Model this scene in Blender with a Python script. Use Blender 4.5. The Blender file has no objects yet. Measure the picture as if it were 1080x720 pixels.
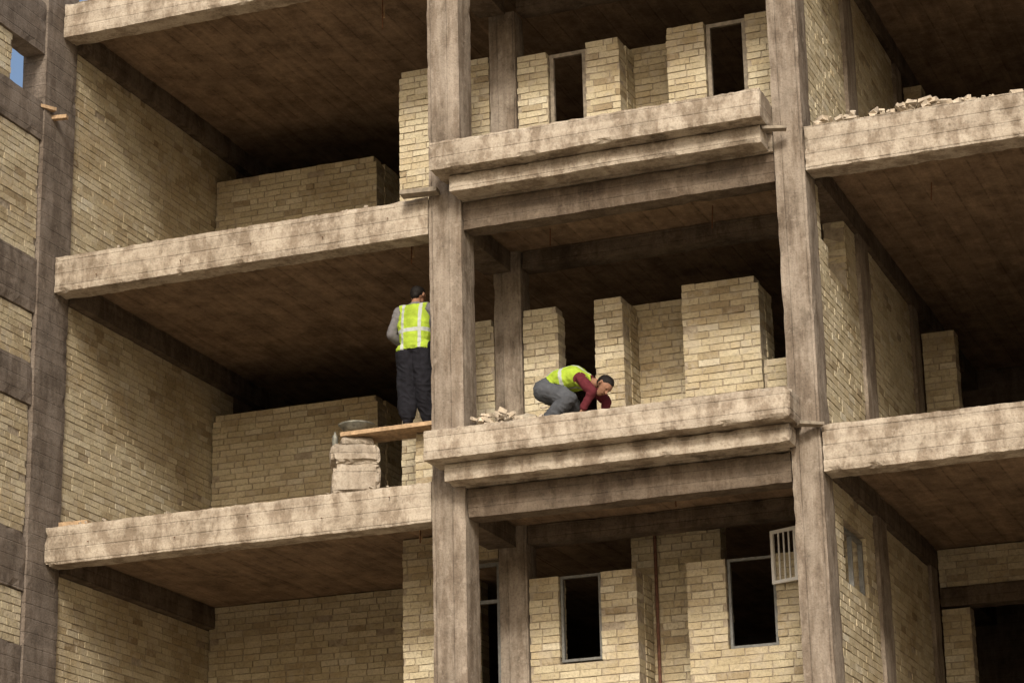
import bpy, bmesh, math, random
import numpy as np
from mathutils import Vector, Matrix, noise, Euler
random.seed(7); rng=np.random.default_rng(7)
scene=bpy.context.scene
COL=bpy.context.collection
# ------------------------------------------------------------------ materials
def newmat(name):
    m=bpy.data.materials.new(name); m.use_nodes=True
    nt=m.node_tree; b=nt.nodes["Principled BSDF"]
    b.inputs["Roughness"].default_value=0.95
    if "Specular IOR Level" in b.inputs: b.inputs["Specular IOR Level"].default_value=0.12
    return m,nt,b
def N(nt,t,**kw):
    n=nt.nodes.new(t)
    for k,v in kw.items(): setattr(n,k,v)
    return n
def mapping(nt,scale,loc=(0,0,0)):
    tc=N(nt,"ShaderNodeTexCoord"); mp=N(nt,"ShaderNodeMapping")
    mp.inputs["Scale"].default_value=scale; mp.inputs["Location"].default_value=loc
    nt.links.new(tc.outputs["Object"],mp.inputs["Vector"]); return mp.outputs["Vector"]
def tex_noise(nt,vec,scale,detail=3,rough=0.6,dist=0.0):
    n=N(nt,"ShaderNodeTexNoise"); n.inputs["Scale"].default_value=scale
    n.inputs["Detail"].default_value=detail; n.inputs["Roughness"].default_value=rough
    n.inputs["Distortion"].default_value=dist
    nt.links.new(vec,n.inputs["Vector"]); return n.outputs["Fac"]
def ramp(nt,fac,stops):
    r=N(nt,"ShaderNodeValToRGB"); e=r.color_ramp.elements
    while len(e)<len(stops): e.new(0.5)
    for i,(p,c) in enumerate(stops):
        e[i].position=p; e[i].color=(c,c,c,1) if not hasattr(c,"__len__") else (*c,1)
    nt.links.new(fac,r.inputs["Fac"]); return r.outputs["Color"]
def mix(nt,fac,a,b,mode='MIX'):
    n=N(nt,"ShaderNodeMix",data_type='RGBA',blend_type=mode)
    for s,v in ((0,fac),(6,a),(7,b)):
        if isinstance(v,bpy.types.NodeSocket): nt.links.new(v,n.inputs[s])
        elif s==0: n.inputs[0].default_value=v
        else: n.inputs[s].default_value=(*v,1)
    return n.outputs[2]
def math_(nt,op,a,b=0.0,c=0.0):
    n=N(nt,"ShaderNodeMath",operation=op)
    for i,v in enumerate((a,b,c)):
        if isinstance(v,bpy.types.NodeSocket): nt.links.new(v,n.inputs[i])
        else: n.inputs[i].default_value=v
    return n.outputs[0]
def bump(nt,b,height,strength,dist):
    n=N(nt,"ShaderNodeBump"); n.inputs["Strength"].default_value=strength; n.inputs["Distance"].default_value=dist
    nt.links.new(height,n.inputs["Height"]); nt.links.new(n.outputs[0],b.inputs["Normal"])

def concrete(name,light,mid,dark,grain,board_axis,board_w,stain=0.5,line=0.35,var=0.3,gr=0.35,splash=0.45,stc=(0.42,0.36,0.31),sscale=(3.0,3.0,0.75)):
    m,nt,b=newmat(name)
    v1=mapping(nt,(1,1,1)); vg=mapping(nt,grain)
    n1=tex_noise(nt,v1,1.9,5,0.74); n2=tex_noise(nt,vg,3.0,3,0.6); n3=tex_noise(nt,v1,42,2,0.7)
    c=ramp(nt,n1,[(0.37,dark),(0.48,mid),(0.61,light)])
    c2=ramp(nt,n2,[(0.33,[x*0.66 for x in mid]),(0.52,mid),(0.7,[min(1,x*1.08) for x in light])])
    c=mix(nt,gr,c,c2)
    c=mix(nt,0.5,c,ramp(nt,n3,[(0.3,0.5),(0.52,1.0)]),'MULTIPLY')
    vs=mapping(nt,sscale); ns=tex_noise(nt,vs,1.6,4,0.72)
    c=mix(nt,stain,c,ramp(nt,ns,[(0.42,stc),(0.55,(1,1,1))]),'MULTIPLY')
    n6=tex_noise(nt,v1,6.5,3,0.75)
    c=mix(nt,math_(nt,'MULTIPLY',ramp(nt,n6,[(0.58,0.0),(0.70,1.0)]),splash),c,[min(1,x*1.15) for x in light])
    sx=N(nt,"ShaderNodeSeparateXYZ"); nt.links.new(v1,sx.inputs[0])
    q=math_(nt,'DIVIDE',sx.outputs[board_axis],board_w)
    fr=math_(nt,'FRACT',math_(nt,'ADD',q,100.3))
    ln=math_(nt,'ABSOLUTE',math_(nt,'SUBTRACT',fr,0.5))
    lm=ramp(nt,ln,[(0.0,0.0),(0.05,1.0)])
    brk=ramp(nt,ns,[(0.42,1.0),(0.58,0.15)])
    wn=N(nt,"ShaderNodeTexWhiteNoise",noise_dimensions='1D'); nt.links.new(math_(nt,'FLOOR',math_(nt,'ADD',q,100.8)),wn.inputs["W"])
    c=mix(nt,var,c,ramp(nt,wn.outputs["Value"],[(0,0.72),(1,1.1)]),'MULTIPLY')
    c=mix(nt,math_(nt,'MULTIPLY',brk,line),c,lm,'MULTIPLY')
    nt.links.new(c,b.inputs["Base Color"])
    h=math_(nt,'ADD',math_(nt,'MULTIPLY',n3,0.6),math_(nt,'MULTIPLY',lm,0.5))
    bump(nt,b,h,0.7,0.014)
    return m
M_fascia=concrete("weathered_light_concrete",(0.51,0.445,0.36),(0.42,0.36,0.285),(0.26,0.213,0.16),(0.3,1,5),2,0.15,0.65,0.5,0.25,0.4,0.45,(0.42,0.36,0.31),(2.4,2.4,1.3))
M_column=concrete("column_concrete",(0.35,0.30,0.245),(0.275,0.23,0.183),(0.165,0.135,0.105),(6,6,0.4),0,0.2,0.55,0.35,0.2,0.4)
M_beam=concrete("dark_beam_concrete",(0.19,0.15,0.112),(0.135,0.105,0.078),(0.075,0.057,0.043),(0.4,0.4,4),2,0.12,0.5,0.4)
M_wing=concrete("wing_beam_concrete",(0.25,0.21,0.175),(0.19,0.158,0.13),(0.12,0.098,0.08),(0.4,0.4,4),2,0.16,0.4,0.35)
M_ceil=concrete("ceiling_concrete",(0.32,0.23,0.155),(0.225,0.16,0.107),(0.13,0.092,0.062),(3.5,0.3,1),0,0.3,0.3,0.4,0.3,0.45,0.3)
m,nt,b=newmat("yellow_brick"); M_brick=m
at=N(nt,"ShaderNodeAttribute",attribute_name="bc")
v1=mapping(nt,(1,1,1))
c=ramp(nt,at.outputs["Fac"],[(0.0,(0.33,0.265,0.17)),(0.08,(0.44,0.375,0.25)),(0.4,(0.53,0.465,0.32)),(0.7,(0.60,0.535,0.385)),(0.9,(0.50,0.42,0.275)),(1.0,(0.63,0.585,0.46))])
n=tex_noise(nt,v1,0.8,3,0.6); c=mix(nt,0.7,c,ramp(nt,n,[(0.36,(0.66,0.59,0.50)),(0.56,(1.0,1.0,1.0))]),'MULTIPLY')
n=tex_noise(nt,v1,30,2,0.7); c=mix(nt,0.5,c,ramp(nt,n,[(0.33,0.5),(0.55,1.0)]),'MULTIPLY')
n5=tex_noise(nt,v1,7,3,0.75); c=mix(nt,math_(nt,'MULTIPLY',ramp(nt,n5,[(0.50,0.0),(0.66,1.0)]),0.65),c,(0.42,0.365,0.28))
nt.links.new(c,b.inputs["Base Color"]); bump(nt,b,n,0.8,0.01)
m,nt,b=newmat("mortar"); M_mortar=m
v1=mapping(nt,(1,1,1)); n=tex_noise(nt,v1,14,3,0.7)
nt.links.new(ramp(nt,n,[(0.3,(0.23,0.187,0.135)),(0.7,(0.42,0.36,0.27))]),b.inputs["Base Color"]); bump(nt,b,n,1.0,0.02)

def simple(name,col,rough=0.8,metal=0,var=0.25,scale=12,bs=0.3):
    m,nt,b=newmat(name); v=mapping(nt,(1,1,1)); n=tex_noise(nt,v,scale,3,0.6)
    lo=[x*(1-var) for x in col]; hi=[min(1,x*(1+var)) for x in col]
    nt.links.new(ramp(nt,n,[(0.3,lo),(0.7,hi)]),b.inputs["Base Color"])
    b.inputs["Roughness"].default_value=rough; b.inputs["Metallic"].default_value=metal
    bump(nt,b,n,bs,0.01); return m
M_floor=simple("floor_concrete",(0.36,0.30,0.23),0.95,0,0.25,1.5)
M_ground=simple("dusty_ground",(0.36,0.29,0.20),0.95,0,0.3,0.4)
M_frame=simple("dull_galvanised_frame",(0.17,0.17,0.16),0.6,0.2,0.25,20,0.1)
M_white=simple("white_painted_steel",(0.72,0.72,0.70),0.5,0,0.08,20,0.1)
M_rust=simple("rusty_steel",(0.16,0.08,0.045),0.8,0.3,0.4,30)
M_pipe=simple("red_primer_pipe",(0.13,0.065,0.045),0.8,0,0.3,20)
M_wood=simple("raw_timber",(0.40,0.28,0.17),0.8,0,0.35,18)
M_plaster=concrete("rough_mortar_block",(0.50,0.44,0.36),(0.40,0.345,0.275),(0.25,0.205,0.155),(1,1,1),2,0.21,0.4,0.4)
M_broken=simple("broken_brick",(0.47,0.40,0.31),0.95,0,0.35,9,0.6)
M_wood2=simple("grey_timber",(0.24,0.205,0.16),0.85,0,0.3,18)
M_tin=simple("cement_pan_metal",(0.2,0.2,0.17),0.6,0.4,0.4,20)
M_bag=simple("cement_sack_paper",(0.33,0.29,0.23),0.9,0,0.3,10)
M_skin=simple("skin",(0.26,0.14,0.09),0.55,0,0.12,25,0.1)
M_hair=simple("black_hair",(0.012,0.010,0.009),0.6,0,0.3,60)
M_vest=simple("hi_vis_yellow_fabric",(0.32,0.44,0.045),0.85,0,0.24,9,0.5)
M_stripe=simple("reflective_tape",(0.40,0.43,0.41),0.5,0.0,0.12,20,0.1)
M_grey=simple("grey_sweater",(0.15,0.145,0.15),0.95,0,0.2,20)
M_maroon=simple("maroon_shirt",(0.10,0.02,0.026),0.9,0,0.2,20)
M_black=simple("black_trousers",(0.014,0.014,0.018),0.9,0,0.3,14)
M_gtr=simple("grey_trousers",(0.075,0.08,0.09),0.9,0,0.2,14)
M_shoe=simple("dusty_shoes",(0.09,0.07,0.055),0.8,0,0.3,20)
M_eye=simple("dark_eye",(0.02,0.015,0.012),0.3,0,0.1,20,0)
# ------------------------------------------------------------------ helpers
def mkobj(name,verts,faces,mats,parent=None,mi=None,smooth=False):
    me=bpy.data.meshes.new(name); me.from_pydata([tuple(v) for v in verts],[],faces); 
    for m in mats: me.materials.append(m)
    if mi is not None: me.polygons.foreach_set("material_index",mi)
    if smooth: me.polygons.foreach_set("use_smooth",[True]*len(me.polygons))
    me.update()
    o=bpy.data.objects.new(name,me); COL.objects.link(o)
    if parent: o.parent=parent
    return o
building=bpy.data.objects.new("unfinished_apartment_building",None); COL.objects.link(building)
class Rough:
    def __init__(s): s.v=[];s.f=[]
    def box(s,x0,x1,y0,y1,z0,z1,res=0.09,amp=0.003,chip=0.02,Mx=None):
        L=(x1-x0,y1-y0,z1-z0); lo=(x0,y0,z0)
        n=[max(2,min(160,int(round(l/res)))) for l in L]
        idx={}
        def vid(i,j,k):
            key=(i,j,k)
            if key in idx: return idx[key]
            p=Vector((lo[0]+L[0]*i/n[0],lo[1]+L[1]*j/n[1],lo[2]+L[2]*k/n[2]))
            onb=[(a==0 or a==n[t]) for t,a in enumerate((i,j,k))]
            q=p+noise.noise_vector(p*1.1)*amp*1.3+noise.noise_vector(p*6)*amp*0.8
            if sum(onb)>=2 and chip>0:
                cph=chip*0.15+max(0.0,noise.noise(p*5.3+Vector((3,1,7)))-0.2)*chip*1.3+abs(noise.noise(p*13))*chip*0.5
                for t in range(3):
                    if onb[t]: q[t]+= (1 if (i,j,k)[t]==0 else -1)*cph
            if Mx: q=Mx@q
            idx[key]=len(s.v); s.v.append(q); return idx[key]
        for a,b_,c_ in ((0,1,2),(1,2,0),(2,0,1)):
            for side in (0,n[a]):
                for u in range(n[b_]):
                    for w in range(n[c_]):
                        q=[]
                        for du,dw in ((0,0),(1,0),(1,1),(0,1)):
                            t=[0,0,0]; t[a]=side; t[b_]=u+du; t[c_]=w+dw; q.append(vid(*t))
                        s.f.append(q if side else q[::-1])
    def done(s,name,mat,parent=building): return mkobj(name,s.v,s.f,[mat],parent)
def boxv(V,F,x0,x1,y0,y1,z0,z1,Mx=None):
    b0=len(V)
    for x,y,z in ((x0,y0,z0),(x1,y0,z0),(x1,y1,z0),(x0,y1,z0),(x0,y0,z1),(x1,y0,z1),(x1,y1,z1),(x0,y1,z1)):
        p=Vector((x,y,z)); V.append(Mx@p if Mx else p)
    for q in ((3,2,1,0),(4,5,6,7),(0,1,5,4),(1,2,6,5),(2,3,7,6),(3,0,4,7)): F.append([b0+i for i in q])
# brick walls ------------------------------------------------------
class Bricks:
    def __init__(s): s.v=[];s.f=[];s.mi=[];s.bc=[]
    def wall(s,axis,a0,a1,t0,t1,z0,z1,holes=(),ragged=0.0):
        """axis 0: runs along X, t=Y extents. axis 1: runs along Y, t=X extents."""
        CH=0.081; BL=0.245
        kt=1.0 if axis==0 else 0.55
        nr=max(1,int(round((z1-z0)/CH))); ch=(z1-z0)/nr
        for r in range(nr):
            zz=z0+r*ch
            ivs=[(a0,a1)]
            for h0,h1,hz0,hz1 in holes:
                if zz+ch*0.5>hz0 and zz+ch*0.5<hz1:
                    nv=[]
                    for p,q in ivs:
                        if h1<=p or h0>=q: nv.append((p,q)); continue
                        if h0>p: nv.append((p,h0))
                        if h1<q: nv.append((h1,q))
                    ivs=nv
            sag=rng.uniform(-0.003,0.003)
            for p,q in ivs:
                if ragged and r==nr-1:
                    p+=rng.uniform(0,ragged)*(q-p); q-=rng.uniform(0,ragged)*(q-p)
                    if q-p<0.2: continue
                def add(A0,A1,T0,T1,Z0,Z1,m,c,j):
                    b0=len(s.v); jj=rng.uniform(-j,j,(8,3))
                    tw=rng.uniform(-j,j)*1.0*kt; lf=rng.uniform(-j,j)*1.2*kt
                    k=0
                    for a,t,z in ((A0,T0,Z0),(A1,T0,Z0),(A1,T1,Z0),(A0,T1,Z0),(A0,T0,Z1),(A1,T0,Z1),(A1,T1,Z1),(A0,T1,Z1)):
                        a_=a+jj[k,0]; t_=t+jj[k,1]*0.4*kt+(tw if a==A0 else -tw)+lf; z_=z+jj[k,2]*0.8; k+=1
                        s.v.append((a_,t_,z_) if axis==0 else (t_,a_,z_)); s.bc.append(c)
                    for qd in ((3,2,1,0),(4,5,6,7),(0,1,5,4),(1,2,6,5),(2,3,7,6),(3,0,4,7)):
                        fq=[b0+i for i in qd]
                        if axis==1: fq=fq[::-1]
                        s.f.append(fq); s.mi.append(m)
                add(p+0.008,q-0.008,t0+0.010,t1-0.010,zz,zz+ch,1,0,0)
                off=(r%2)*BL*0.5+rng.uniform(-0.035,0.035)
                x=math.floor((p-off)/BL)*BL+off
                while x<q-0.02:
                    bl=BL+rng.uniform(-0.014,0.014)
                    if rng.random()<0.10: bl*=0.5
                    A=max(x,p); B=min(x+bl,q); x+=bl
                    if B-A<0.05: continue
                    if rng.random()<0.008: continue
                    g=rng.uniform(0.004,0.009)
                    add(A+g,B-g,t0,t1,zz+g*0.8+sag,zz+ch-g*0.8+sag,0,float(rng.random()),0.0042)
    def done(s,name,parent=building):
        o=mkobj(name,s.v,s.f,[M_brick,M_mortar],parent,s.mi)
        at=o.data.attributes.new("bc",'FLOAT','POINT'); at.data.foreach_set("value",s.bc); return o

LV=[-3.25,0.0,3.25]
XW=-4.80; XC0,XC1=3.95,4.28; YB=1.6; YR=2.15; XRW=4.26
GZ=-8.3
# columns ---------------------------------------------------------
c=Rough()
c.box(0.0,0.39,0,0.38,GZ,8.5,0.09,0.004,0.022); c.box(XC0,XC1,0,0.42,GZ,8.5,0.09,0.004,0.022)
c.box(9.0,9.35,0,0.42,GZ,8.5,0.15)
c.box(0.13,0.47,YB-0.02,YB+0.3,GZ,6.1,0.1)
c.box(XRW-0.2,XRW+0.045,2.2,2.68,GZ,6.1,0.1)
c.box(XRW-0.2,XRW+0.045,4.95,5.3,GZ,6.1,0.15)
c.done("columns",M_column)
wg=Rough()
wg.box(XW-0.3,XW+0.03,-0.33,0.36,GZ,8.5,0.1)
# floors ----------------------------------------------------------
fl=Rough(); ce=Rough(); fa=Rough(); db=Rough()
for L in (-6.5,-3.25,0.0,3.25,6.5):
    for x0,x1,up in ((XW,0.0,0),(0.0,XC0,0),(XC1,9.0,0.1)):
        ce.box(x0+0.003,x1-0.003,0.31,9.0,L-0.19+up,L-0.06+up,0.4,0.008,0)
        fl.box(x0+0.003,x1-0.003,0.31,9.0,L-0.057+up,L-0.004+up,0.4,0.004,0)
    fa.box(XW+0.035,-0.004,0.0,0.3,L-0.45,L,0.05,0.006,0.03)
    fa.box(XC1+0.006,9.0,-0.02,0.3,L-0.40,L+0.10,0.05,0.006,0.03)
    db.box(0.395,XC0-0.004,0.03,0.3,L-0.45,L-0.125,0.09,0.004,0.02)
    if L in (3.25,):   xa,xb=0.215,3.965
    else: xa,xb=0.12,4.09
    fa.box(xa,xb,-0.5,-0.004,L+0.085,L+0.42,0.045,0.006,0.03)
    fa.box(xa+0.15,xb-0.06,-0.30,-0.006,L-0.115,L+0.083,0.05,0.006,0.026)
    fa.box(0.396,XC0-0.005,-0.0035,0.3,L-0.118,L+0.41,0.2,0.002,0)
    fl.box(0.396,XC0-0.005,0.303,YB-0.03,L,L+0.405,0.3,0.004,0)
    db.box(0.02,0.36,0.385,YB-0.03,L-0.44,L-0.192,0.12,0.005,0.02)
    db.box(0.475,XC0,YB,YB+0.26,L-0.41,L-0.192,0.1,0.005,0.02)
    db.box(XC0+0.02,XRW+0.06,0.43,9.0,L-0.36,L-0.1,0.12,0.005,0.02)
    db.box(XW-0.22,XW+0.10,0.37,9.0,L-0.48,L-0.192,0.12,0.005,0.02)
    wg.box(XW-0.27,XW+0.012,-4.5,-0.335,L-0.80,L-0.13,0.12,0.005,0.03)
    if L<4: wg.box(XW-0.27,XW+0.012,-4.5,-0.335,L+1.35,L+1.85,0.12,0.005,0.03)
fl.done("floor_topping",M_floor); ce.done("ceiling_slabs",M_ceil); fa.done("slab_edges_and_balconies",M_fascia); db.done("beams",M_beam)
wg.done("stair_wing_frame",M_wing)
# brick walls -------------------------------------------------------
w=Bricks()
for i,L in enumerate(LV):
    top=L+2.765
    w.wall(1,0.365,4.6,XW-0.25,XW,L,top)
    if i==0: w.wall(0,XW+0.01,-1.05,4.0,4.24,L,L+3.05)
    else:
        w.wall(0,XW+0.01,-2.42,4.0,4.24,L,L+2.36-(0.02 if i==1 else 0),ragged=0.02)
        w.wall(1,4.245,4.9,-2.66,-2.42,L,L+2.33)
    if i==0: w.wall(0,-1.05,0.125,YB,YB+0.24,L,L+3.05,holes=[(-0.30,0.125,L+0.95,L+2.7)])
    else: w.wall(0,-1.05,0.125,YB,YB+0.24,L,L+(2.28 if i==1 else 2.32),ragged=0.03)
    hs=[]
    if i==0: hs=[(0.80,1.78,L+1.90,L+2.52)]
    if i==1: hs=[(0.62,1.35,L+2.35,L+2.9),(0.9,1.7,L+2.1,L+2.9)]
    w.wall(1,0.425,2.195,XRW-0.24,XRW,L+0.1,L+2.885,holes=hs)
    w.wall(1,2.685,4.945,XRW-0.24,XRW,L+0.1,L+2.885)
L=0
w.wall(0,0.475,0.91,YB,YB+0.24,L+.4,2.33,ragged=0.05)
w.wall(0,1.34,1.69,YB,YB+0.24,L+.4,2.34,ragged=0.04); w.wall(1,YB+0.245,YR,1.45,1.69,L+.4,2.33)
w.wall(0,1.45,2.62,YR+0.003,YR+0.24,L,2.40,ragged=0.02)
w.wall(0,2.38,3.28,YB,YB+0.24,L+.4,2.36,ragged=0.06); w.wall(1,YB+0.245,YR,3.04,3.28,L+.4,2.28)
w.wall(0,3.285,3.94,YB,YB+0.24,L+.4,1.37)
L=3.25
w.wall(0,0.475,0.87,YB,YB+0.24,L+.4,5.50,ragged=0.05)
w.wall(0,1.33,1.76,YB,YB+0.24,L+.4,5.53,ragged=0.04); w.wall(1,YB+0.245,YR,1.52,1.76,L+.4,5.52)
w.wall(0,1.52,2.55,YR+0.003,YR+0.24,L,5.60,ragged=0.02)
w.wall(0,2.33,2.80,YB,YB+0.24,L+.4,5.52,ragged=0.03)
w.wall(0,3.28,3.94,YB,YB+0.24,L+.4,5.52)
L=-3.25
w.wall(0,0.475,1.74,YB,YB+0.24,L+.4,-0.80,holes=[(0.83,1.31,-1.76,0)],ragged=0.02); w.wall(1,YB+0.245,YR,1.50,1.74,L+.4,-0.81)
w.wall(0,1.50,2.55,YR+0.003,YR+0.24,L,-0.20)
w.wall(0,2.30,3.94,YB,YB+0.24,L+.4,-0.80,holes=[(2.75,3.29,-1.78,0)])
w.wall(0,4.31,4.72,5.32,5.56,0.1,2.62); 
w.wall(0,4.31,9.0,5.32,5.56,-3.15,-0.1,holes=[(4.66,5.75,-3.15,-0.80),(4.31,9.0,-0.80,-0.56)])
w.wall(0,4.31,4.55,5.32,5.56,3.35,5.9)
for z0,z1 in ((-6.95,-4.05),(-3.38,-1.9),(-1.4,-0.8),(-0.13,1.35),(1.85,2.45),(3.12,4.6)):
    w.wall(1,-4.5,-0.34,XW-0.26,XW-0.02,z0,z1)
w.wall(1,-4.5,-1.0,XW-0.26,XW-0.02,5.1,5.7)
w.wall(0,-9.0,XW-0.28,-4.5,-4.26,-3.3,6.0,holes=[(-7.6,-6.4,-2.3,-0.9),(-7.6,-6.4,1,2.4),(-7.6,-6.4,4.2,5.5)])
w.done("brick_walls")
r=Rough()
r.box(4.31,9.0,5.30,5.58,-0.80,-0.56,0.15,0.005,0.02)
r.box(XW-0.3,9.35,9.003,9.25,GZ,6.4,0.6,0.01,0)  # added back wall, closes the rooms so the depths stay dark
r.box(9.0,9.3,0.43,9.0,GZ,6.4,0.6,0.01,0)  # unseen end wall, added to keep the right bay dark
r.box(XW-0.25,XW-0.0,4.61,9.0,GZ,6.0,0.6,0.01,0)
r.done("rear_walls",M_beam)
# metal frames --------------------------------------------------------
def frame(name,x0,x1,y,z0,z1,t=0.035,mull=(),mat=None,bottom=True):
    V=[];F=[];d=0.05
    boxv(V,F,x0,x0+t,y,y+d,z0,z1); boxv(V,F,x1-t,x1,y,y+d,z0,z1)
    boxv(V,F,x0+t,x1-t,y+0.002,y+d-0.002,z1-t,z1)
    if bottom: boxv(V,F,x0+t,x1-t,y+0.002,y+d-0.002,z0,z0+t)
    for k in mull: boxv(V,F,x0+t,x1-t,y+0.003,y+d-0.003,k,k+t)
    return mkobj(name,V,F,[mat or M_frame],building)
frame("window_frame_kitchen",0.835,1.305,YB+0.05,-1.755,-0.80,0.028)
frame("window_frame_bedroom",2.755,3.285,YB+0.05,-1.775,-0.80,0.028)
frame("window_frame_side",-0.295,0.12,YB+0.05,-2.29,-0.56,0.04,(-1.02,))
frame("door_frame_hall",0.875,1.325,YB+0.05,3.66,5.47,0.045,(),M_wood2,False)
frame("door_frame_room",2.805,3.275,YB+0.05,3.66,5.50,0.045,(),M_wood2,False)
V=[];F=[];t=0.035
for (a,b_,c_,d_) in ((0.80,0.80+t,-1.35,-0.73),(1.78-t,1.78,-1.35,-0.73),(0.80+t,1.78-t,-0.73-t,-0.73),(0.80+t,1.78-t,-1.35,-1.35+t),(1.28,1.28+t*.6,-1.31,-0.77)):
    boxv(V,F,XRW-0.09,XRW-0.04,a,b_,c_,d_)
mkobj("window_frame_stair",V,F,[M_frame],building)
V=[];F=[];Mx=Matrix.Translation((3.28,YB-0.01,0))@Matrix.Rotation(math.radians(-22),4,'Z')
gw=0.34; z0,z1=-1.14,-0.56
for a,b_,c_,d_ in ((0,0.035,z0,z1),(gw-0.035,gw,z0,z1),(0.035,gw-0.035,z1-0.035,z1),(0.035,gw-0.035,z0,z0+0.035)): boxv(V,F,a,b_,-0.03,0,c_,d_,Mx)
for k in range(3):
    a=0.035+(gw-0.07)*(k+1)/4-0.007; boxv(V,F,a,a+0.014,-0.022,-0.008,z0+0.035,z1-0.035,Mx)
mkobj("window_grille",V,F,[M_white],building)
def tube(V,F,p0,p1,r,n=8):
    p0=Vector(p0);p1=Vector(p1);d=(p1-p0).normalized();a=d.orthogonal().normalized();b=d.cross(a);b0=len(V)
    for p in (p0,p1):
        for k in range(n):
            t=2*math.pi*k/n; V.append(p+a*math.cos(t)*r+b*math.sin(t)*r)
    for k in range(n): F.append([b0+k,b0+(k+1)%n,b0+n+(k+1)%n,b0+n+k])
    F.append([b0+k for k in range(n)][::-1]); F.append([b0+n+k for k in range(n)])
V=[];F=[]; tube(V,F,(1.80,YR-0.04,-3.0),(1.80,YR-0.04,-0.25),0.02)
mkobj("drain_pipe",V,F,[M_pipe],building)
V=[];F=[]
for x,y,z,l in ((-0.42,0.5,2.98,0.30),(-0.36,0.55,-0.2,0.32),(-0.39,0.6,-0.2,0.22),(3.0,0.9,2.98,0.26),(-0.9,0.8,6.2,0.42),(1.1,0.9,3.0,0.2),(5.4,1.0,2.9,.2),(2.5,0.7,-0.2,.2)):
    tube(V,F,(x,y,z),(x+random.uniform(-.02,.02),y,z-l),0.008,6)
for x in (-4.2,-3.1,-2.2,-1.3,-0.5): 
    for z in (3.05+random.uniform(-.1,.1),-0.2+random.uniform(-.1,.1)):
        tube(V,F,(x,0.02,z),(x+.02,-0.04,z-.02),0.006,5)
mkobj("rebar_stubs",V,F,[M_rust],building)
V=[];F=[]
for x,y,z,l in ((-0.42,0.56,2.93,0.16),(-0.9,0.86,6.1,0.16),(-0.37,0.6,-.35,.13)):
    boxv(V,F,x-0.015,x+0.015,y-0.05,y-0.02,z-l,z)
mkobj("formwork_battens",V,F,[M_wood],building)

# ------------------------------------------------------------------ ground
S=2500
mkobj("ground",[(-S,-S,GZ),(S,-S,GZ),(S,S,GZ),(-S,S,GZ)],[[0,1,2,3]],[M_ground])

# ------------------------------------------------------------------ loose things
V=[];F=[]
def lump(V,F,c,s,R):
    b0=len(V)
    for sx in (-1,1):
        for sy in (-1,1):
            for sz in (-1,1):
                k=[random.uniform(0.6,1.0) for _ in range(3)]
                V.append(Vector(c)+R@Vector((sx*s[0]*k[0]/2,sy*s[1]*k[1]/2,sz*s[2]*k[2]/2)))
    for q in ((0,1,3,2),(4,6,7,5),(0,4,5,1),(2,3,7,6),(0,2,6,4),(1,5,7,3)): F.append([b0+i for i in q])
def rub(x,y,z,sc):
    R=Euler((random.uniform(-.5,.5),random.uniform(-.6,.6),random.uniform(0,3.1))).to_matrix()
    lump(V,F,(x,y,z),(random.uniform(.07,.24)*sc,random.uniform(.07,.12)*sc,random.uniform(.05,.09)*sc),R)
for k in range(190):
    x=random.choice([random.gauss(4.75,0.2),random.uniform(4.45,6.3),random.gauss(5.35,0.28),random.gauss(5.95,.12)])
    if x<4.42: continue
    pile=0.10*math.exp(-((x-4.8)/0.3)**2)+0.08*math.exp(-((x-5.5)/0.3)**2)
    rub(x,random.uniform(0.03,0.45),3.37+random.uniform(0.0,0.03+pile),random.uniform(.3,1.0)**1.2)
for x in (6.45,6.5,6.62,7.1,7.2): rub(x,random.uniform(.05,.2),3.40,0.9)
mkobj("brick_rubble",V,F,[M_broken])
V=[];F=[]
for k in range(90):
    x=random.gauss(0.72,0.2)
    if x<0.45: continue
    rub(x,random.uniform(-0.1,0.5),0.44+random.uniform(0,0.22),random.uniform(.4,.9))
for k in range(35): rub(random.uniform(0.4,3.9),random.uniform(-.42,0.3),0.43,random.uniform(.2,.45))
mkobj("mortar_debris",V,F,[M_broken])
V=[];F=[]
for k in range(34): rub(random.uniform(-4.5,-3.9) if k<9 else random.uniform(-4,-.3),random.uniform(0.03,.2),0.015+(3.25 if k%2 else 0),random.uniform(.15,.45))
mkobj("concrete_crumbs",V,F,[M_plaster])
pr=Rough(); Rz=Matrix.Translation((-1.05,0.33,0))@Matrix.Rotation(math.radians(28),4,'Z')
pr.box(-.265,.265,-.20,.20,0,0.34,0.045,0.024,0.08,Rz)
pr.box(-.275,.255,-.205,.19,0.342,0.57,0.045,0.024,0.08,Rz)
pr.box(-.17,.20,-.15,.14,0.572,0.665,0.045,0.012,0.05,Rz)
pr.done("masonry_pedestal",M_plaster,None)
V=[];F=[]
for k,(y0,z0,x0,x1) in enumerate(((0.16,0.675,-1.15,0.0),(0.385,0.678,-1.02,0.10))):
    boxv(V,F,x0,x1 if k else -0.02,y0,y0+0.21,z0,z0+0.045)
mkobj("scaffold_plank",V,F,[M_wood])
wv=Bricks(); wv.wall(0,-0.36,-0.01,0.40,0.60,0.0,0.672); wv.done("brick_stack",None)
def lathe(name,c,prof,mat,n=24,parent=None):
    V=[];F=[]
    for r_,z in prof:
        for k in range(n):
            t=2*math.pi*k/n; V.append(Vector(c)+Vector((r_*math.cos(t),r_*math.sin(t),z)))
    for i in range(len(prof)-1):
        for k in range(n): F.append([i*n+k,i*n+(k+1)%n,(i+1)*n+(k+1)%n,(i+1)*n+k])
    F.append(list(range(n))[::-1])
    return mkobj(name,V,F,[mat],parent,None,True)
lathe("cement_pan",(-1.03,0.33,0.725),[(0.09,0),(0.14,0.03),(0.19,0.09),(0.205,0.105),(0.19,0.10),(0.13,0.07),(0.02,0.085),(0.0005,0.09)],M_tin)
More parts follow.
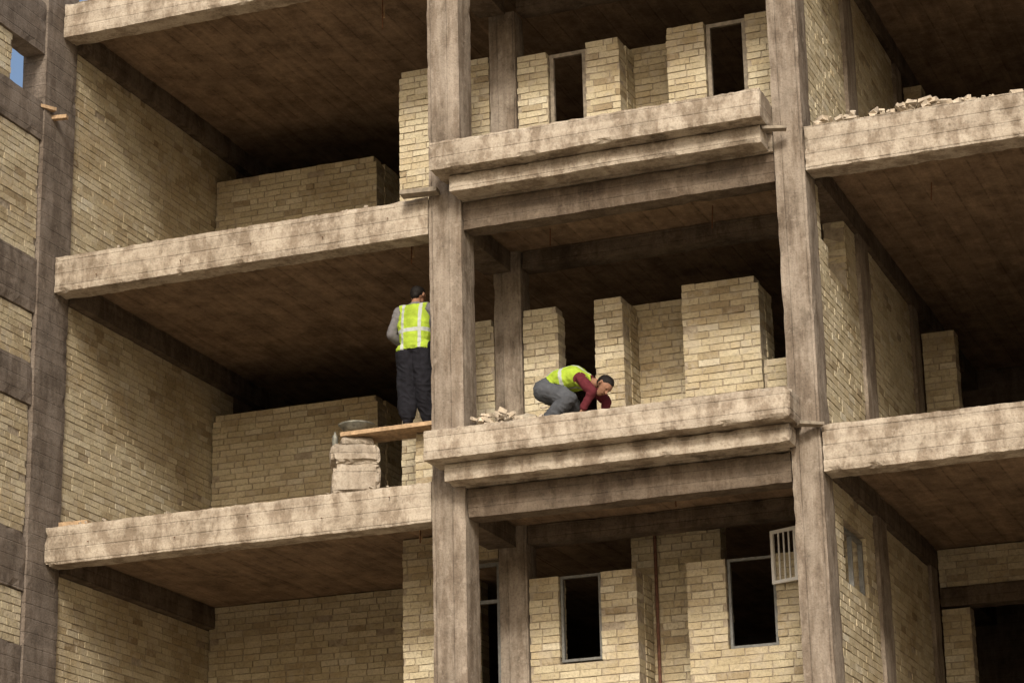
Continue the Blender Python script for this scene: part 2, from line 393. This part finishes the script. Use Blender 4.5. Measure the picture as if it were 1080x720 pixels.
lathe("plastic_bottle",(-1.24,0.22,0.575),[(0.03,0),(0.034,0.01),(0.034,0.09),(0.03,0.12),(0.012,0.15),(0.012,0.17),(0.0005,0.172)],M_tin,16)
lathe("mortar_bucket",(-0.10,0.56,0.725),[(0.10,0),(0.125,0.2),(0.13,0.205),(0.12,0.2),(0.10,0.05),(0.0005,0.05)],M_tin,20)
bm=bmesh.new(); bmesh.ops.create_icosphere(bm,subdivisions=4,radius=1)
for v in bm.verts:
    p=v.co.copy(); q=Vector([abs(a)**0.6*math.copysign(1,a) for a in p])
    q=Vector((q.x*0.2,q.y*0.15,q.z*0.13)); q+=noise.noise_vector(p*2.1)*0.03+noise.noise_vector(p*6)*0.01
    v.co=q+Vector((0.88,0.45,0.60))
me=bpy.data.meshes.new("cement_sack"); bm.to_mesh(me); bm.free(); me.materials.append(M_bag)
for p in me.polygons: p.use_smooth=True
COL.objects.link(bpy.data.objects.new("cement_sack",me))
def stick(name,p,ang,l,wd,th,mat,tilt=0):
    V=[];F=[]; Mx=Matrix.Translation(p)@Matrix.Rotation(ang,4,'Z')@Matrix.Rotation(tilt,4,'Y')
    boxv(V,F,-l/2,l/2,-wd/2,wd/2,-th/2,th/2,Mx); return mkobj(name,V,F,[mat])
stick("timber_offcut",(-4.80,-0.15,4.95),math.radians(10),0.42,0.07,0.045,M_wood)
stick("timber_offcut",(-4.82,-0.36,5.03),math.radians(60),0.40,0.07,0.04,M_wood)
stick("timber_offcut",(-0.05,-0.12,3.26),math.radians(8),0.42,0.16,0.05,M_wood2)
stick("timber_offcut",(-4.45,0.12,0.03),math.radians(4),0.36,0.08,0.05,M_wood)
stick("timber_offcut",(4.20,-0.12,0.09),math.radians(35),0.26,0.12,0.03,M_wood2)
stick("timber_offcut",(4.02,-0.2,3.30),math.radians(20),0.26,0.10,0.03,M_wood2)

# ------------------------------------------------------------------ people
class Body:
    def __init__(s): s.v=[];s.f=[];s.parts=[]
    def cap(s,p0,p1,r0,r1,label,ax=None,k=1.0,n=18):
        p0=Vector(p0);p1=Vector(p1);d=p1-p0; l=d.length; d=d/l if l>1e-6 else Vector((0,0,1))
        if ax is None: a=d.orthogonal().normalized()
        else: a=(Vector(ax)-d*Vector(ax).dot(d)).normalized()
        b=d.cross(a); b0=len(s.v); rings=[]
        for t in (-80,-55,-28,0): rings.append((p0+d*r0*math.sin(math.radians(t)),r0*math.cos(math.radians(t))))
        for t in (0,28,55,80): rings.append((p1+d*r1*math.sin(math.radians(t)),r1*math.cos(math.radians(t))))
        for c,r in rings:
            for i in range(n):
                th=2*math.pi*i/n; s.v.append(c+a*math.cos(th)*r*k+b*math.sin(th)*r)
        for j in range(len(rings)-1):
            for i in range(n): s.f.append([b0+j*n+i,b0+j*n+(i+1)%n,b0+(j+1)*n+(i+1)%n,b0+(j+1)*n+i])
        s.f.append([b0+i for i in range(n)][::-1]); s.f.append([b0+(len(rings)-1)*n+i for i in range(n)])
        s.parts.append((np.array(p0),np.array(p1),r0,r1,label,np.array(a),k))
    def hand(s,w,d,nrm,side,curl=0.5):
        w=Vector(w);d=Vector(d).normalized();nrm=Vector(nrm);nrm=(nrm-d*nrm.dot(d)).normalized()
        t=d.cross(nrm); 
        if t.dot(Vector(side))<0: t=-t
        s.cap(w+d*0.02,w+d*0.085,0.016,0.015,"skin",t,2.5)
        for i,(o,ln) in enumerate(((0.032,0.075),(0.011,0.085),(-0.011,0.078),(-0.032,0.060))):
            p=w+d*0.095+t*o; a=curl*0.5; seg=ln/3*1.15
            for j in range(3):
                dd=d*math.cos(a)+nrm*math.sin(a)+t*(o*1.5); q=p+dd*seg
                s.cap(p,q,0.0088-0.0008*j,0.0082-0.0008*j,"skin",n=8); p=q; a+=curl*0.75
        p=w+d*0.03+t*0.036; q=p+(d*0.55+t*0.65+nrm*0.35).normalized()*0.042
        s.cap(p,q,0.012,0.010,"skin",n=8); q2=q+(d*0.85+t*0.15+nrm*0.5).normalized()*0.032; s.cap(q,q2,0.010,0.008,"skin",n=8)
    def head(s,c,f,u):
        c=Vector(c);f=Vector(f).normalized();u=Vector(u);u=(u-f*u.dot(f)).normalized();r=f.cross(u)
        P=lambda x,y,z:c+r*x+f*y+u*z
        s.cap(P(0,-0.02,0.025),P(0,0.018,0.025),0.080,0.076,"skin",r,0.93)
        s.cap(P(0,0.035,-0.02),P(0,0.04,-0.075),0.056,0.036,"skin",r,1.05)
        s.cap(P(0,0.088,0.012),P(0,0.106,-0.018),0.009,0.014,"skin",n=10)
        s.cap(P(-0.03,0.080,0.030),P(0.03,0.080,0.030),0.011,0.011,"skin",n=8)
        s.cap(P(-0.018,0.080,-0.048),P(0.018,0.080,-0.048),0.009,0.009,"lip",n=8)
        for sg in (-1,1):
            s.cap(P(sg*0.077,-0.005,0.018),P(sg*0.081,-0.01,-0.015),0.014,0.009,"skin",f,1.2,8)
            s.cap(P(sg*0.028,0.083,0.011),P(sg*0.033,0.081,0.011),0.0065,0.0065,"eye",n=8)
        s.cap(P(0,-0.032,0.035),P(0,-0.005,0.050),0.083,0.079,"hair",r,0.97)
        s.cap(P(0,-0.055,-0.02),P(0,-0.045,0.03),0.045,0.058,"hair",r,1.2)
        s.cap(P(0,0.03,0.080),P(0,0.045,0.078),0.036,0.030,"hair",r,1.5)
    def build(s,name,mats,spine,right,vest_t,vlim,stripes_t,stripe_s,hem=True):
        me=bpy.data.meshes.new("tmp"); me.from_pydata([tuple(v) for v in s.v],[],s.f); me.update()
        ob=bpy.data.objects.new("tmp",me); COL.objects.link(ob)
        md=ob.modifiers.new("r",'REMESH'); md.mode='VOXEL'; md.voxel_size=0.0055
        sm=ob.modifiers.new("s",'SMOOTH'); sm.factor=0.5; sm.iterations=4
        dg=bpy.context.evaluated_depsgraph_get(); dg.update()
        m2=bpy.data.meshes.new_from_object(ob.evaluated_get(dg)); bpy.data.objects.remove(ob)
        nv=len(m2.vertices); co=np.empty(nv*3); m2.vertices.foreach_get("co",co); co=co.reshape(-1,3)
        def labels(pts):
            best=np.full(len(pts),1e9); lab=np.zeros(len(pts),int)
            names=[]
            for i,(a,b,r0,r1,l,ax,k) in enumerate(s.parts):
                names.append(l); d=b-a; L2=max(d@d,1e-9); t=np.clip((pts-a)@d/L2,0,1)
                q=pts-(a+t[:,None]*d); sc=(q@ax); q=q-np.outer(sc*(1-1/k),ax)
                ds=np.linalg.norm(q,axis=1)-(r0+(r1-r0)*t)
                u=ds<best; best[u]=ds[u]; lab[u]=i
            return np.array(names)[lab]
        lv=labels(co)
        nr=np.empty(nv*3); m2.vertices.foreach_get("normal",nr); nr=nr.reshape(-1,3)
        o0,sd=np.array(spine[0]),np.array((Vector(spine[1])-Vector(spine[0])).normalized()); rt=np.array(Vector(right).normalized())
        def isvest(pts,lb):
            t=(pts-o0)@sd; sx=(pts-o0)@rt
            return (np.isin(lb,["torso"])|((lb=="trousers")&hem))&(t>vest_t[0])&(t<vest_t[1])&(np.abs(sx)<vlim),t,sx
        vv,_,_=isvest(co,lv)
        cloth=np.isin(lv,["trousers","sleeve","torso"])
        for i in np.nonzero(cloth|vv)[0]:
            p=Vector(co[i]); a=0.018 if lv[i]=="trousers" else 0.011
            n1=noise.noise(Vector((p.x*8,p.y*8,p.z*5)))
            dsp=n1*a+(1-abs(noise.noise(Vector((p.x*11,p.y*11,p.z*16+p.x*6))))*2.5)*a*0.4
            if vv[i]: dsp+=0.011
            co[i]+=nr[i]*dsp
        m2.vertices.foreach_set("co",co.ravel()); m2.update()
        nf=len(m2.polygons); fc=np.empty(nf*3); m2.polygons.foreach_get("center",fc); fc=fc.reshape(-1,3)
        lf=labels(fc); vf,t,sx=isvest(fc,lf)
        idx=np.zeros(nf,int)
        for l,k in (("skin",0),("lip",0),("hair",1),("sleeve",4),("torso",4),("trousers",5),("shoe",6),("eye",7)): idx[lf==l]=k
        idx[vf]=2
        st=np.zeros(nf,bool)
        for a,b in stripes_t: st|=(t>a)&(t<b)
        for a,b in stripe_s: st|=(np.abs(sx)>a)&(np.abs(sx)<b)
        idx[vf&st]=3
        m2.materials.clear()
        for m in mats: m2.materials.append(m)
        m2.polygons.foreach_set("material_index",idx.astype(np.int32)); m2.polygons.foreach_set("use_smooth",[True]*nf); m2.update()
        m2.name=name; ob=bpy.data.objects.new(name,m2); COL.objects.link(ob); return ob
B=Body(); ox,oy,oz=-0.36,0.42,0.726
P=lambda x,y,z:Vector((ox+x,oy+y,oz+z))
RX=(1,0.0,0)
B.cap(P(0,0,0.93),P(0,0,1.0),0.125,0.12,"trousers",RX,1.32)
B.cap(P(0,0,1.02),P(0,0.01,1.20),0.118,0.128,"torso",RX,1.42)
B.cap(P(0,0.01,1.20),P(0,0.01,1.33),0.125,0.11,"torso",RX,1.55)
B.cap(P(-0.13,0.01,1.385),P(0.13,0.01,1.385),0.062,0.062,"torso")
B.cap(P(0,0.01,1.38),P(0,0.02,1.42),0.08,0.06,"torso",RX,1.4)
B.cap(P(0,0.02,1.42),P(0,0.06,1.50),0.055,0.052,"skin")
B.head(P(0.01,0.085,1.555),(0.25,1,-0.35),(0,0.3,1))
B.cap(P(-0.185,0.01,1.37),P(-0.275,-0.02,1.12),0.064,0.056,"sleeve"); B.cap(P(-0.275,-0.02,1.12),P(-0.20,0.17,1.01),0.054,0.042,"sleeve")
B.cap(P(-0.20,0.17,1.01),P(-0.19,0.20,1.0),0.028,0.026,"skin"); B.hand(P(-0.19,0.20,1.0),(0.2,0.8,-0.1),(0,-0.2,-1),(1,0,0),0.7)
B.cap(P(0.185,0.01,1.37),P(0.25,0.12,1.15),0.062,0.052,"sleeve"); B.cap(P(0.25,0.12,1.15),P(0.17,0.33,1.20),0.05,0.040,"sleeve")
B.cap(P(0.17,0.33,1.20),P(0.165,0.36,1.205),0.028,0.026,"skin"); B.hand(P(0.165,0.36,1.205),(-0.1,0.9,0.1),(-1,0,-0.3),(0,0,1),0.7)
for sg,fy,sp in ((-1,0.02,0.10),(1,0.10,0.105)):
    B.cap(P(sg*0.088,0,0.88),P(sg*sp,0.03,0.50),0.122,0.112,"trousers",RX,1.08)
    B.cap(P(sg*sp,0.03,0.50),P(sg*sp,fy,0.17),0.112,0.088,"trousers",RX,1.05)
    B.cap(P(sg*sp,fy,0.17),P(sg*sp,fy,0.12),0.088,0.064,"trousers")
    B.cap(P(sg*sp,fy,0.13),P(sg*sp,fy,0.06),0.042,0.04,"shoe")
    B.cap(P(sg*sp,fy-0.035,0.038),P(sg*(sp+.01),fy+0.15,0.030),0.038,0.030,"shoe",RX,1.25)
B.build("construction_worker",[M_skin,M_hair,M_vest,M_stripe,M_grey,M_black,M_shoe,M_eye],(P(0,0,0.93),P(0,0.01,1.4)),(1,0,0),(-0.04,0.50),0.19,[(0.16,0.205)],[(0.085,0.12)])
B=Body(); Y0=0.36; F0=0.406
P=lambda x,y,z:Vector((x,Y0+y,z))
RT=(0.10,-1,0)
hip=P(1.22,0,0.94); wst=P(1.36,0,1.03); cst=P(1.54,-0.01,1.045); shc=P(1.68,-0.02,0.985)
B.cap(hip,P(1.26,0,0.97),0.128,0.128,"trousers",RT,1.28)
B.cap(P(1.28,0,0.99),wst,0.118,0.118,"torso",RT,1.3); B.cap(wst,cst,0.118,0.124,"torso",RT,1.38); B.cap(cst,shc,0.12,0.075,"torso",RT,1.5)
B.cap(P(1.655,-0.165,0.975),P(1.655,0.13,0.98),0.068,0.064,"torso")
B.cap(shc,P(1.79,-0.04,0.945),0.056,0.052,"skin")
B.head(P(1.875,-0.06,0.90),(0.50,-0.30,-0.82),(0.87,0,0.42))
B.cap(P(1.675,-0.20,0.955),P(1.80,-0.23,0.80),0.058,0.052,"sleeve"); B.cap(P(1.80,-0.23,0.80),P(1.70,-0.22,0.64),0.051,0.038,"sleeve")
B.cap(P(1.70,-0.22,0.64),P(1.69,-0.22,0.62),0.027,0.025,"skin"); B.hand(P(1.69,-0.22,0.62),(-0.3,0.05,-0.9),(-0.8,0.3,0.2),(0.2,0,0),0.8)
B.cap(P(1.665,0.16,0.975),P(1.82,0.18,0.80),0.060,0.050,"sleeve"); B.cap(P(1.82,0.18,0.80),P(1.80,0.10,0.60),0.049,0.037,"sleeve")
B.cap(P(1.80,0.10,0.60),P(1.80,0.09,0.57),0.027,0.025,"skin"); B.hand(P(1.80,0.09,0.57),(0.1,-0.1,-0.9),(-0.8,-0.3,0.1),(0,-1,0),0.7)
for sg,kx,kz,ax_ in ((-1,1.50,0.79,1.22),(1,1.46,0.77,1.40)):
    kn=P(kx,sg*0.13,kz); an=P(ax_-0.02,sg*0.13,F0+0.12)
    B.cap(P(1.21,sg*0.085,0.925),kn,0.118,0.09,"trousers"); B.cap(kn,an,0.088,0.066,"trousers")
    B.cap(an,an-Vector((0,0,0.05)),0.04,0.04,"shoe")
    B.cap(an+Vector((-0.035,0,-0.082)),an+Vector((0.15,0,-0.09)),0.038,0.030,"shoe",(0,1,0),1.25)
B.build("construction_worker",[M_skin,M_hair,M_vest,M_stripe,M_maroon,M_gtr,M_shoe,M_eye],(hip,shc),RT,(0.04,0.53),0.235,[(0.20,0.24)],[(0.085,0.12)],hem=False)

# ------------------------------------------------------------------ light
el,az=math.radians(32),math.radians(16)
sd=Vector((math.sin(az)*math.cos(el),-math.cos(az)*math.cos(el),math.sin(el)))
sun=bpy.data.lights.new("sun",'SUN'); sun.energy=2.65; sun.angle=math.radians(10); sun.color=(1.0,0.93,0.82)
so=bpy.data.objects.new("sun",sun); COL.objects.link(so); so.rotation_euler=sd.to_track_quat('Z','Y').to_euler(); so.location=(10,-30,20)
wd=bpy.data.worlds.new("World"); scene.world=wd; wd.use_nodes=True; nt=wd.node_tree
sk=nt.nodes.new("ShaderNodeTexSky"); sk.sky_type='NISHITA'; sk.sun_disc=False; sk.sun_elevation=el; sk.sun_rotation=math.pi-az; sk.dust_density=5.0
bg=nt.nodes["Background"]; bg.inputs["Strength"].default_value=0.15; nt.links.new(sk.outputs[0],bg.inputs["Color"])
scene.view_settings.view_transform='Standard'; scene.view_settings.look='None'; scene.view_settings.exposure=0
# ------------------------------------------------------------------ camera
yaw,pitch,roll=[math.radians(a) for a in (-20.982,17.664,-1.234)]
f=Vector((math.sin(yaw)*math.cos(pitch),math.cos(yaw)*math.cos(pitch),math.sin(pitch)))
r=Vector((math.cos(yaw),-math.sin(yaw),0)); u=r.cross(f)
r2=r*math.cos(roll)+u*math.sin(roll); u2=-r*math.sin(roll)+u*math.cos(roll)
cam=bpy.data.cameras.new("camera"); co=bpy.data.objects.new("camera",cam); COL.objects.link(co)
co.matrix_world=Matrix(((r2.x,u2.x,-f.x,10.086),(r2.y,u2.y,-f.y,-23.805),(r2.z,u2.z,-f.z,-6.684),(0,0,0,1)))
cam.sensor_width=36; cam.lens=2629.7/1080*36; cam.clip_end=6000; cam.clip_start=0.1
scene.camera=co
